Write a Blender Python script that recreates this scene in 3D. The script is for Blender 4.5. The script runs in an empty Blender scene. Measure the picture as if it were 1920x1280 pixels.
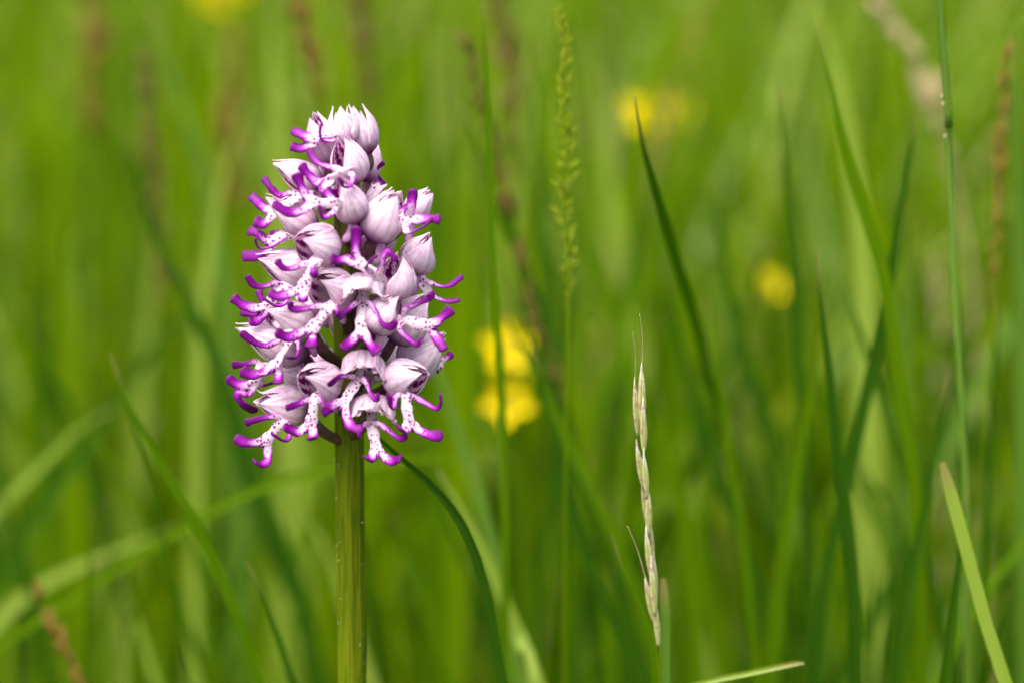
import bpy, math, random
import numpy as np
from mathutils import Vector, Matrix

random.seed(7)
rng = np.random.default_rng(11)
scene = bpy.context.scene
C = scene.collection
R_ = math.radians

# ------------------------------------------------------------------ camera
PITCH = R_(12)
LENS, SENSOR = 100.0, 36.0
FOCUS = 0.533
cam_d = bpy.data.cameras.new('camera')
cam = bpy.data.objects.new('camera', cam_d)
C.objects.link(cam)
CAM = np.array([0.0303, -FOCUS * math.cos(PITCH), 0.30 + FOCUS * math.sin(PITCH)])
cam.location = CAM
cam.rotation_euler = (math.pi / 2 - PITCH, 0, 0)
cam_d.lens, cam_d.sensor_width, cam_d.sensor_fit = LENS, SENSOR, 'HORIZONTAL'
cam_d.clip_start, cam_d.clip_end = 0.01, 2000
cam_d.dof.use_dof = True
cam_d.dof.focus_distance = FOCUS - 0.009
cam_d.dof.aperture_fstop = 7.2
scene.camera = cam

# ------------------------------------------------------------------ sky, sun, exposure
SUN_EL, SUN_AZ = R_(66), R_(215)          # azimuth measured clockwise from +Y
world = bpy.data.worlds.new('World')
scene.world = world
world.use_nodes = True
wn = world.node_tree
sky = wn.nodes.new('ShaderNodeTexSky')
sky.sky_type = 'NISHITA'
sky.sun_disc = False
sky.sun_elevation = SUN_EL
sky.sun_rotation = SUN_AZ
sky.dust_density = 6.0
sky.air_density = 0.7
sky.ozone_density = 0.6
bg = wn.nodes['Background']
bg.inputs['Strength'].default_value = 0.15
wn.links.new(sky.outputs[0], bg.inputs['Color'])
sun_d = bpy.data.lights.new('sun', 'SUN')
sun_d.energy = 2.5
sun_d.angle = R_(60)
sun_d.color = (1.0, 0.95, 0.86)
sun = bpy.data.objects.new('sun', sun_d)
C.objects.link(sun)
sdir = Vector((math.sin(SUN_AZ) * math.cos(SUN_EL), math.cos(SUN_AZ) * math.cos(SUN_EL), math.sin(SUN_EL)))
sun.rotation_euler = sdir.to_track_quat('Z', 'Y').to_euler()
sun.location = (0, 0, 3)
scene.view_settings.view_transform = 'Standard'
scene.view_settings.look = 'None'
scene.view_settings.gamma = 1.0
scene.view_settings.exposure = 1.24
scene.view_settings.use_curve_mapping = False
scene.render.engine = 'CYCLES'
scene.cycles.use_denoising = True
scene.cycles.use_adaptive_sampling = True
scene.cycles.adaptive_threshold = 0.02
scene.cycles.max_bounces = 7
scene.cycles.diffuse_bounces = 4
scene.cycles.transmission_bounces = 4

# ------------------------------------------------------------------ helpers
UP = np.array([0., 0., 1.])
cp, sp = math.cos(PITCH), math.sin(PITCH)

def nrm(v):
    v = np.asarray(v, float)
    return v / (np.linalg.norm(v) + 1e-12)

def ray(px, py):
    a = (px - 960) / 1920 * SENSOR / LENS
    b = -(py - 640) / 1920 * SENSOR / LENS
    return np.array([a, cp + b * sp, -sp + b * cp])

def P(px, py, f=0.0):
    """Point of the place f millimetres in front of the vertical plane through the orchid's stem."""
    d = ray(px, py)
    t = (-f * 0.001 - CAM[1]) / d[1]
    return CAM + d * t

def pscale(f):
    """metres per photograph pixel at that plane"""
    return (-f * 0.001 - CAM[1]) / cp * SENSOR / LENS / 1920

def crom(pts, step):
    """Catmull-Rom resampling of a polyline (any number of columns; the first 3 are position)."""
    p = np.asarray(pts, float)
    if len(p) == 2:
        n = max(2, int(np.linalg.norm(p[1, :3] - p[0, :3]) / step) + 1)
        t = np.linspace(0, 1, n)[:, None]
        return p[0] * (1 - t) + p[1] * t
    q = np.vstack([2 * p[0] - p[1], p, 2 * p[-1] - p[-2]])
    out = []
    for i in range(len(p) - 1):
        a, b, c, d = q[i], q[i + 1], q[i + 2], q[i + 3]
        n = max(2, int(np.linalg.norm(c[:3] - b[:3]) / step) + 1)
        for t in np.linspace(0, 1, n, endpoint=False):
            out.append(0.5 * (2 * b + (c - a) * t + (2 * a - 5 * b + 4 * c - d) * t * t + (3 * b - a - 3 * c + d) * t ** 3))
    out.append(p[-1])
    return np.array(out)

def mesh_obj(name, verts, faces, mats, parent=None, attrs=None, midx=None, smooth=True, loc=None):
    me = bpy.data.meshes.new(name)
    v = np.asarray(verts, float)
    if loc is not None:
        v = v - np.asarray(loc)
    me.from_pydata(v.tolist(), [], [tuple(int(i) for i in f) for f in faces])
    for m in (mats if isinstance(mats, (list, tuple)) else [mats]):
        me.materials.append(m)
    if midx is not None:
        me.polygons.foreach_set('material_index', np.asarray(midx, np.int32))
    if smooth:
        me.polygons.foreach_set('use_smooth', np.ones(len(me.polygons), bool))
    for k, a in (attrs or {}).items():
        at = me.attributes.new(k, 'FLOAT_VECTOR', 'POINT')
        at.data.foreach_set('vector', np.asarray(a, np.float32).ravel())
    me.update()
    o = bpy.data.objects.new(name, me)
    C.objects.link(o)
    if loc is not None:
        o.location = loc
    if parent is not None:
        o.parent = parent
    return o

def empty(name, loc):
    o = bpy.data.objects.new(name, None)
    o.empty_display_size = 0.01
    C.objects.link(o)
    o.location = loc
    return o

def tag(o, label=None, cat=None, group=None, kind=None):
    if label: o['label'] = label
    if cat: o['category'] = cat
    if group: o['group'] = group
    if kind: o['kind'] = kind
    return o

def frames(c, side0):
    """tangent / side / normal by parallel transport along the centreline c"""
    t = np.gradient(c, axis=0)
    t /= np.linalg.norm(t, axis=1)[:, None] + 1e-12
    s = np.zeros_like(t)
    prev = np.asarray(side0, float)
    for i in range(len(c)):
        v = prev - t[i] * (prev @ t[i])
        if np.linalg.norm(v) < 1e-6:
            v = np.cross(t[i], [0.3, 0.5, 0.8])
        prev = v / np.linalg.norm(v)
        s[i] = prev
    return t, s, np.cross(t, s)

def tube(c, w, th, side0, m=10):
    """closed elliptical tube: half width w, half thickness th (arrays)"""
    t, s, n = frames(c, side0)
    ang = np.linspace(0, 2 * np.pi, m, endpoint=False)
    v = (c[:, None, :] + np.cos(ang)[None, :, None] * s[:, None, :] * np.asarray(w)[:, None, None]
         + np.sin(ang)[None, :, None] * n[:, None, :] * np.asarray(th)[:, None, None]).reshape(-1, 3)
    f = []
    k = len(c)
    for i in range(k - 1):
        for j in range(m):
            f.append((i * m + j, i * m + (j + 1) % m, (i + 1) * m + (j + 1) % m, (i + 1) * m + j))
    f.append(tuple(range(m - 1, -1, -1)))
    f.append(tuple((k - 1) * m + j for j in range(m)))
    return v, f

class Acc:
    def __init__(self):
        self.v, self.f, self.n = [], [], 0
    def add(self, v, f):
        self.v.append(np.asarray(v)); self.f += [tuple(i + self.n for i in q) for q in f]; self.n += len(v)
    def verts(self):
        return np.vstack(self.v)

# ------------------------------------------------------------------ materials
def new_mat(name):
    m = bpy.data.materials.new(name)
    m.use_nodes = True
    nt = m.node_tree
    for n in list(nt.nodes):
        nt.nodes.remove(n)
    return m, nt

class NT:
    """tiny node-building shorthand"""
    def __init__(self, nt):
        self.nt = nt
    def n(self, t, **kw):
        x = self.nt.nodes.new(t)
        for k, v in kw.items():
            setattr(x, k, v)
        return x
    def l(self, a, b):
        self.nt.links.new(a, b)
    def val(self, sock, v):
        if hasattr(v, 'is_linked') or hasattr(v, 'links'):
            self.l(v, sock)
        else:
            sock.default_value = v
    def math(self, op, a, b=0.0, c=None, clamp=False):
        x = self.n('ShaderNodeMath', operation=op, use_clamp=clamp)
        self.val(x.inputs[0], a); self.val(x.inputs[1], b)
        if c is not None: self.val(x.inputs[2], c)
        return x.outputs[0]
    def mix(self, fac, a, b, blend='MIX'):
        x = self.n('ShaderNodeMix', data_type='RGBA', blend_type=blend)
        self.val(x.inputs[0], fac)
        self.val(x.inputs[6], a if not isinstance(a, tuple) else (*a, 1)[:4])
        self.val(x.inputs[7], b if not isinstance(b, tuple) else (*b, 1)[:4])
        return x.outputs[2]
    def attr(self, name):
        x = self.n('ShaderNodeAttribute', attribute_name=name)
        s = self.n('ShaderNodeSeparateXYZ')
        self.l(x.outputs['Vector'], s.inputs[0])
        return x.outputs['Vector'], s.outputs[0], s.outputs[1], s.outputs[2]
    def noise(self, vec, scale, detail=3.0, rough=0.5):
        x = self.n('ShaderNodeTexNoise')
        if vec is not None: self.l(vec, x.inputs['Vector'])
        x.inputs['Scale'].default_value = scale
        x.inputs['Detail'].default_value = detail
        x.inputs['Roughness'].default_value = rough
        return x.outputs['Fac'], x.outputs['Color']
    def ramp(self, fac, stops):
        x = self.n('ShaderNodeValToRGB')
        e = x.color_ramp.elements
        while len(e) < len(stops): e.new(0.5)
        for el, (p, c) in zip(e, stops):
            el.position = p; el.color = (*c, 1)
        self.l(fac, x.inputs[0])
        return x.outputs[0]
    def smooth(self, v, a, b):
        x = self.n('ShaderNodeMapRange', interpolation_type='SMOOTHSTEP')
        self.val(x.inputs[0], v)
        x.inputs[1].default_value, x.inputs[2].default_value = a, b
        return x.outputs[0]
    def leafy(self, col, transl, rough=0.45, spec=0.3, tint=None, bump=None):
        """a thin plant tissue: diffuse + gloss above, light passing through"""
        pr = self.n('ShaderNodeBsdfPrincipled')
        self.val(pr.inputs['Base Color'], col)
        pr.inputs['Roughness'].default_value = rough
        pr.inputs['Specular IOR Level'].default_value = spec
        tr = self.n('ShaderNodeBsdfTranslucent')
        self.val(tr.inputs['Color'], tint if tint is not None else col)
        if bump is not None:
            self.l(bump, pr.inputs['Normal'])
        ms = self.n('ShaderNodeMixShader')
        ms.inputs[0].default_value = transl
        self.l(pr.outputs[0], ms.inputs[1]); self.l(tr.outputs[0], ms.inputs[2])
        out = self.n('ShaderNodeOutputMaterial')
        self.l(ms.outputs[0], out.inputs[0])

def mat_sepal_outer():
    m, nt = new_mat('sepal_outer'); k = NT(nt)
    vec, u, v, rnd = k.attr('pig')
    pos = k.attr('pos')[0]
    n1, _ = k.noise(pos, 1.1, 4)
    n2, _ = k.noise(pos, 6.0, 3)
    # veins run lengthwise (constant v)
    ph = k.math('ADD', k.math('MULTIPLY', v, 15.0), k.math('MULTIPLY', n1, 3.0))
    vein = k.math('POWER', k.math('ADD', k.math('MULTIPLY', k.math('SINE', ph), 0.5), 0.5), 3.5)
    vein = k.math('MULTIPLY', vein, k.math('MULTIPLY', n2, 0.95))
    col = k.mix(k.smooth(n1, 0.36, 0.68), (0.955, 0.86, 0.935), (0.915, 0.665, 0.85))
    col = k.mix(vein, col, (0.62, 0.24, 0.50))
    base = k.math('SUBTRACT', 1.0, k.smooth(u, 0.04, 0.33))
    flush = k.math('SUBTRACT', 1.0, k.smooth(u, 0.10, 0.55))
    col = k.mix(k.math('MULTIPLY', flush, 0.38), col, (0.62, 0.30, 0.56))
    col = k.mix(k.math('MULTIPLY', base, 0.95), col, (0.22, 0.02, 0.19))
    tip = k.math('MULTIPLY', k.smooth(u, 0.955, 1.0), k.smooth(rnd, 0.45, 0.6))
    col = k.mix(k.math('MULTIPLY', tip, 0.6), col, (0.50, 0.26, 0.16))
    bp = k.n('ShaderNodeBump'); bp.inputs['Strength'].default_value = 0.2; bp.inputs['Distance'].default_value = 0.0002
    k.l(k.math('ADD', k.math('MULTIPLY', k.math('SINE', k.math('MULTIPLY', v, 15.0)), 0.5), n2), bp.inputs['Height'])
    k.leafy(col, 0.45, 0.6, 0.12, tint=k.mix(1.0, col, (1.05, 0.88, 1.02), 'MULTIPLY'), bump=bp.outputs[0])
    return m

def mat_sepal_inner():
    m, nt = new_mat('sepal_inner'); k = NT(nt)
    vec, u, v, rnd = k.attr('pig')
    pos = k.attr('pos')[0]
    n1, _ = k.noise(pos, 1.6, 3)
    n2, _ = k.noise(pos, 4.5, 2)
    ph = k.math('ADD', k.math('MULTIPLY', v, 13.0), k.math('MULTIPLY', n1, 7.0))
    st = k.math('ADD', k.math('MULTIPLY', k.math('SINE', ph), 0.5), 0.5)
    st = k.smooth(k.math('ADD', st, k.math('MULTIPLY', k.math('SUBTRACT', n2, 0.5), 1.3)), 0.30, 0.48)
    edge = k.math('SUBTRACT', 1.0, k.smooth(k.math('ABSOLUTE', v), 0.80, 0.95))
    rng_ = k.math('MULTIPLY', k.smooth(u, 0.16, 0.34), k.math('SUBTRACT', 1.0, k.smooth(u, 0.82, 0.95)))
    fac = k.math('MULTIPLY', k.math('MULTIPLY', st, edge), rng_)
    col = k.mix(fac, (0.86, 0.70, 0.80), (0.23, 0.005, 0.18))
    k.leafy(col, 0.5, 0.5, 0.15)
    return m

def mat_lip():
    m, nt = new_mat('lip_spotted'); k = NT(nt)
    vec, t, c, rnd = k.attr('pig')
    pos = k.attr('pos')[0]
    n1, nc = k.noise(pos, 1.5, 3)
    tt = k.math('ADD', k.math('ADD', t, k.math('MULTIPLY', k.math('SUBTRACT', n1, 0.5), 0.16)),
                k.math('MULTIPLY', k.math('MULTIPLY', k.math('POWER', k.math('ABSOLUTE', c), 2.5), 0.60), k.math('ADD', 0.22, k.smooth(t, 0.02, 0.45))))
    col = k.ramp(tt, [(0.0, (0.87, 0.71, 0.81)), (0.24, (0.82, 0.56, 0.79)), (0.45, (0.62, 0.24, 0.68)),
                      (0.60, (0.37, 0.022, 0.45)), (0.80, (0.225, 0.0, 0.275)), (1.0, (0.125, 0.0, 0.135))])
    vo = k.n('ShaderNodeTexVoronoi'); vo.inputs['Scale'].default_value = 1.5; vo.inputs['Randomness'].default_value = 0.9
    ad = k.n('ShaderNodeVectorMath', operation='MULTIPLY_ADD')
    k.l(nc, ad.inputs[0]); ad.inputs[1].default_value = (0.5, 0.5, 0.5); k.l(pos, ad.inputs[2])
    k.l(ad.outputs[0], vo.inputs['Vector'])
    sep = k.n('ShaderNodeSeparateColor'); k.l(vo.outputs['Color'], sep.inputs[0])
    rad = k.math('ADD', 0.20, k.math('MULTIPLY', sep.outputs[0], 0.30))
    d = k.math('SUBTRACT', rad, vo.outputs['Distance'])
    spot = k.smooth(d, -0.03, 0.07)
    spot = k.math('MULTIPLY', spot, k.math('SUBTRACT', 1.0, k.smooth(t, 0.45, 0.66)))
    col = k.mix(k.math('MULTIPLY', spot, 0.93), col, (0.27, 0.004, 0.21))
    bp = k.n('ShaderNodeBump'); bp.inputs['Strength'].default_value = 0.15; bp.inputs['Distance'].default_value = 0.0001
    k.l(k.noise(pos, 9.0, 2)[0], bp.inputs['Height'])
    k.leafy(col, 0.25, 0.5, 0.22, bump=bp.outputs[0])
    return m

def mat_simple(name, c1, c2, scale, transl=0.1, rough=0.5, spec=0.3, coord='pos'):
    m, nt = new_mat(name); k = NT(nt)
    if coord == 'pos':
        pos = k.attr('pos')[0]
    else:
        pos = k.n('ShaderNodeTexCoord').outputs['Object']
    n1, _ = k.noise(pos, scale, 4)
    col = k.mix(k.smooth(n1, 0.35, 0.66), c1, c2)
    k.leafy(col, transl, rough, spec)
    return m

def mat_stem():
    m, nt = new_mat('orchid_stem'); k = NT(nt)
    vec, h, ang, _ = k.attr('pig')
    pos = k.attr('pos')[0]
    mp = k.n('ShaderNodeMapping'); mp.inputs['Scale'].default_value = (1, 1, 0.04); k.l(pos, mp.inputs[0])
    n1, _ = k.noise(mp.outputs[0], 2.6, 4)
    n2, _ = k.noise(pos, 7.0, 2)
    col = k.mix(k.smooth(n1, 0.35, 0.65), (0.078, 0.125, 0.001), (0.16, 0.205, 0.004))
    # the flowering part is flushed purple brown, with shade from the flowers painted in
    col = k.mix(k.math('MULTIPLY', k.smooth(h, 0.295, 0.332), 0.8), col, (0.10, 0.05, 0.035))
    sp_ = k.smooth(n2, 0.68, 0.74)
    col = k.mix(k.math('MULTIPLY', sp_, 0.4), col, (0.42, 0.44, 0.16))
    bp = k.n('ShaderNodeBump'); bp.inputs['Strength'].default_value = 0.5; bp.inputs['Distance'].default_value = 0.0003
    k.l(n1, bp.inputs['Height'])
    k.leafy(col, 0.25, 0.6, 0.1, bump=bp.outputs[0])
    return m

def mat_grass(name, c1, c2, transl=0.45, rough=0.42, spec=0.35, tip=(0.28, 0.22, 0.08), tipstart=0.965):
    """pig = (position along the blade 0..1, across -1..1, random per blade)"""
    m, nt = new_mat(name); k = NT(nt)
    vec, u, v, rnd = k.attr('pig')
    pos = k.attr('pos')[0]
    n1, _ = k.noise(pos, 0.10, 3)
    cmb = k.n('ShaderNodeCombineXYZ'); k.l(k.math('MULTIPLY', v, 5.0), cmb.inputs[0]); k.l(k.math('MULTIPLY', u, 1.5), cmb.inputs[1]); k.l(k.math('MULTIPLY', rnd, 9.0), cmb.inputs[2])
    n2, _ = k.noise(cmb.outputs[0], 2.2, 3)
    f = k.math('ADD', k.math('MULTIPLY', n1, 0.4), k.math('MULTIPLY', rnd, 0.6))
    col = k.mix(f, c1, c2)
    col = k.mix(k.math('MULTIPLY', k.smooth(n2, 0.45, 0.75), 0.35), col, tuple(min(1, x * 1.7 + 0.01) for x in c2))
    col = k.mix(k.math('MULTIPLY', k.smooth(u, tipstart, 1.0), 0.8), col, tip)
    tint = k.mix(1.0, col, (1.25, 1.15, 0.25), 'MULTIPLY')
    k.leafy(col, transl, rough, spec, tint=tint)
    return m

M = {}
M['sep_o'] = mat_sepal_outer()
M['sep_i'] = mat_sepal_inner()
M['lip'] = mat_lip()
M['spur'] = mat_simple('spur_lilac', (0.52, 0.22, 0.50), (0.70, 0.42, 0.64), 0.8, 0.3)
M['ovary'] = mat_simple('ovary_brown', (0.065, 0.045, 0.018), (0.17, 0.06, 0.085), 0.5, 0.08, 0.4)
M['column'] = mat_simple('column_cream', (0.62, 0.42, 0.28), (0.72, 0.60, 0.46), 1.0, 0.2)
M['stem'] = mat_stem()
M['gland'] = mat_simple('stem_gland', (0.55, 0.55, 0.30), (0.65, 0.66, 0.42), 1.0, 0.1, 0.3)
M['oat_speck'] = mat_simple('stalk_speck', (0.30, 0.26, 0.10), (0.42, 0.38, 0.2), 1.0, 0.1, 0.5)
M['bract'] = mat_simple('bract_pink', (0.55, 0.30, 0.42), (0.70, 0.52, 0.55), 0.7, 0.3)
M['fresh'] = mat_grass('grass_fresh', (0.105, 0.205, 0.0), (0.20, 0.315, 0.0), transl=0.5, rough=0.6, spec=0.04)
M['mid'] = mat_grass('grass_mid', (0.056, 0.138, 0.0), (0.10, 0.195, 0.0), rough=0.5, spec=0.07)
M['dark'] = mat_grass('grass_deep', (0.015, 0.062, 0.0), (0.036, 0.10, 0.001), transl=0.3, rough=0.55, spec=0.1)  # partly a darker species, mostly blades with their shade put into the colour
M['blue'] = mat_grass('grass_bluish', (0.075, 0.165, 0.010), (0.125, 0.23, 0.025), transl=0.35, rough=0.38, spec=0.45)
M['pale'] = mat_grass('grass_pale', (0.20, 0.31, 0.025), (0.30, 0.40, 0.06), transl=0.4, rough=0.38, spec=0.45)  # partly a paler species, mostly light and sky reflection put into the colour
M['straw'] = mat_grass('grass_straw', (0.34, 0.29, 0.12), (0.46, 0.38, 0.20), transl=0.35)
M['brown'] = mat_simple('seed_brown', (0.10, 0.075, 0.012), (0.17, 0.13, 0.02), 0.3, 0.2, 0.55, coord='obj')
M['russet'] = mat_simple('seed_russet', (0.17, 0.105, 0.015), (0.25, 0.19, 0.02), 0.3, 0.25, 0.55, coord='obj')
M['seedgreen'] = mat_simple('seed_green', (0.30, 0.38, 0.008), (0.44, 0.50, 0.03), 400, 0.55, 0.5, coord='obj')
M['seedpink'] = mat_simple('seed_pinkish', (0.36, 0.31, 0.13), (0.46, 0.38, 0.20), 400, 0.35, 0.5, coord='obj')
M['petal'] = mat_simple('buttercup_petal', (0.76, 0.57, 0.0), (0.82, 0.66, 0.0), 0.2, 0.3, 0.4, 0.15)
M['stamen'] = mat_simple('buttercup_stamen', (0.62, 0.48, 0.01), (0.5, 0.5, 0.03), 0.5, 0.2)

# ------------------------------------------------------------------ ground
def build_ground():
    n = 90
    r = np.concatenate([[0], np.geomspace(0.15, 600, n)])
    m = 72
    a = np.linspace(0, 2 * np.pi, m, endpoint=False)
    vs = [(0, 0, 0)]
    for q in r[1:]:
        for t in a:
            x, y = q * math.cos(t), q * math.sin(t)
            z = 0.012 * math.sin(x * 3.1 + 1) * math.cos(y * 2.7) * min(1, q)
            z += 0.03 * math.sin(x * 0.7) * math.cos(y * 0.9 + 0.5) * min(1, q / 3)
            z += max(0, y - 6) * 0.05 if y < 120 else 5.7
            vs.append((x, y, z))
    fs = [(0, 1 + j, 1 + (j + 1) % m) for j in range(m)]
    for i in range(n - 1):
        for j in range(m):
            fs.append((1 + i * m + j, 1 + (i + 1) * m + j, 1 + (i + 1) * m + (j + 1) % m, 1 + i * m + (j + 1) % m))
    mt, nt = new_mat('meadow_soil'); k = NT(nt)
    pos = k.n('ShaderNodeTexCoord').outputs['Object']
    n1, _ = k.noise(pos, 14, 6, 0.6)
    n2, _ = k.noise(pos, 0.9, 4)
    col = k.mix(k.smooth(n1, 0.35, 0.65), (0.035, 0.06, 0.008), (0.075, 0.115, 0.012))
    col = k.mix(k.smooth(n2, 0.4, 0.7), col, (0.06, 0.11, 0.010))
    pr = k.n('ShaderNodeBsdfPrincipled'); k.l(col, pr.inputs['Base Color']); pr.inputs['Roughness'].default_value = 0.9
    bp = k.n('ShaderNodeBump'); bp.inputs['Distance'].default_value = 0.02; k.l(n1, bp.inputs['Height']); k.l(bp.outputs[0], pr.inputs['Normal'])
    out = k.n('ShaderNodeOutputMaterial'); k.l(pr.outputs[0], out.inputs[0])
    g = mesh_obj('ground', vs, fs, mt)
    tag(g, kind='structure')
build_ground()

# ------------------------------------------------------------------ the orchid
STEM_X = P(656, 900, 0)[0]
orchid = empty('orchid', (STEM_X, 0, 0))
tag(orchid, 'white and purple orchid spike of spotted monkey shaped flowers on a thick ribbed stem', 'orchid')
OLOC = np.array([STEM_X, 0, 0])

def axis_pt(py):
    """point on the stem's axis at that photograph height"""
    p = P(656, py, 0)
    return np.array([STEM_X + max(0, (p[2] - 0.335)) * 0.10, 0.0, p[2]])

def build_stem():
    ztop = P(656, 262, 0)[2]
    zs = np.concatenate([np.linspace(0, 0.20, 8, endpoint=False), np.linspace(0.20, ztop, 70)])
    m = 40
    a = np.linspace(0, 2 * np.pi, m, endpoint=False)
    v, pig = [], []
    for z in zs:
        r = 0.00268 if z < 0.315 else 0.00268 - (z - 0.315) / (ztop - 0.315) * 0.0012
        if z < 0.1: r *= 1 + (0.1 - z) * 4
        if z > ztop - 0.002: r *= 0.6
        cx = STEM_X + max(0, z - 0.335) * 0.10
        ph = z * 3.0
        rr = r * (1 + 0.045 * np.cos(9 * a + ph) + 0.022 * np.cos(17 * a + 1.0 + ph))
        for t, q in zip(a, rr):
            v.append((cx + q * math.cos(t), q * math.sin(t), z)); pig.append((z, t, 0))
    f = [(i * m + j, i * m + (j + 1) % m, (i + 1) * m + (j + 1) % m, (i + 1) * m + j) for i in range(len(zs) - 1) for j in range(m)]
    f.append(tuple((len(zs) - 1) * m + j for j in range(m)))
    v = np.array(v)
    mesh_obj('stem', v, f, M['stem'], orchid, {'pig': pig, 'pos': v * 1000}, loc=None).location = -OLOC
    # tiny glistening glands and pollen grains stuck on the stem
    ac = Acc()
    oct_v = np.array([(1, 0, 0), (-1, 0, 0), (0, 1, 0), (0, -1, 0), (0, 0, 1), (0, 0, -1)], float)
    oct_f = [(0, 2, 4), (2, 1, 4), (1, 3, 4), (3, 0, 4), (2, 0, 5), (1, 2, 5), (3, 1, 5), (0, 3, 5)]
    for i in range(80):
        t = rng.choice([rng.uniform(-0.75, -0.25), rng.uniform(-2.95, -2.3), rng.uniform(-3.14, 3.14)])
        z = rng.uniform(0.21, 0.318)
        r = 0.00272
        s = rng.uniform(0.00005, 0.00015)
        ac.add(oct_v * s * np.array([1, 1, rng.uniform(1, 1.8)]) + np.array([STEM_X + r * math.cos(t), r * math.sin(t), z]), oct_f)
    vv = ac.verts()
    g = mesh_obj('stem_gland', vv, ac.f, M['gland'], orchid, {'pos': vv * 1000})
    g.location = -OLOC
    tag(g, kind='stuff')
build_stem()

PROF_U = np.array([0, .06, .14, .26, .42, .58, .72, .84, .93, 1.0])
PROF_R = np.array([.16, .48, .74, .94, 1.0, .89, .68, .45, .27, .15])
PROF_OPEN = np.array([.16, .46, .72, .92, 1.0, .93, .77, .60, .47, .38])

def sepal(B, a, L, e_up, e_s, R, th0, H, rfac, u0, u1, rnd, flare=0.0, thick=0.00011, nu=20, nv=11, curl=0.0, PR=None, blunt=0.56, PB=None):
    """one boat-shaped sepal or petal: an outer and an inner skin joined along the rim"""
    us = np.linspace(u0, u1, nu)
    vs = np.linspace(-1, 1, nv)
    uu = (us - u0) / (u1 - u0)
    prof = np.interp(us, PROF_U, PB if PR is None else PR)
    kern = np.array([.25, .5, .25])
    pad = np.concatenate([[prof[0]], prof, [prof[-1]]])
    prof = np.convolve(pad, kern, 'valid')
    half = np.clip((1 - uu) / blunt, 0, 1) ** (0.66 if PR is None else 0.5)
    half = np.maximum(half, 0.02) * (0.75 + 0.25 * np.clip(uu / 0.2, 0, 1))
    r1, r2, r3 = rng.uniform(0, 6.28, 3)
    out, inn, pg = [], [], []
    for i, u in enumerate(us):
        for v in vs:
            ang = th0 + v * H * half[i] * (1 + 0.05 * math.sin(u * 17 + r1 + v) * abs(v))
            r = R * prof[i] * rfac
            r *= 1 + 0.05 * math.sin(v * 4 + r1) * math.sin(u * 5 + r2) + 0.02 * math.cos(v * 9 + r3 + u * 2) - 0.05 * v * v * math.sin(u * 3)
            r *= 1 + flare * v * v * uu[i]
            if PR is not None: r *= 1 + 0.09 * uu[i] * math.sin(v * 5.5 + r2)
            tip = max(0, uu[i] - 0.86) / 0.14
            r += R * curl * tip * tip
            d = math.cos(ang) * e_up + math.sin(ang) * e_s
            p = B + a * (L * u) + d * r
            out.append(p)
            inn.append(B + a * (L * u - thick * 0.3 * tip) + d * (r - thick * (1 if abs(v) < 0.99 else 0.4)))
            pg.append((uu[i], v, rnd))
    n = nu * nv
    f, mi = [], []
    for i in range(nu - 1):
        for j in range(nv - 1):
            q = (i * nv + j, i * nv + j + 1, (i + 1) * nv + j + 1, (i + 1) * nv + j)
            f.append(q); mi.append(0)
            f.append(tuple(n + x for x in reversed(q))); mi.append(1)
    rim = [j for j in range(nv)] + [i * nv + nv - 1 for i in range(1, nu)] + [(nu - 1) * nv + j for j in range(nv - 2, -1, -1)] + [i * nv for i in range(nu - 2, 0, -1)]
    for x, y in zip(rim, rim[1:] + rim[:1]):
        f.append((y, x, n + x, n + y)); mi.append(0)
    return np.vstack([out, inn]), f, mi, pg + pg

FLOWERS = 0
def to_m(p, f0):
    if len(p) == 2: return P(p[0], p[1], f0)
    return P(p[0], p[1], p[2])

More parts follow.
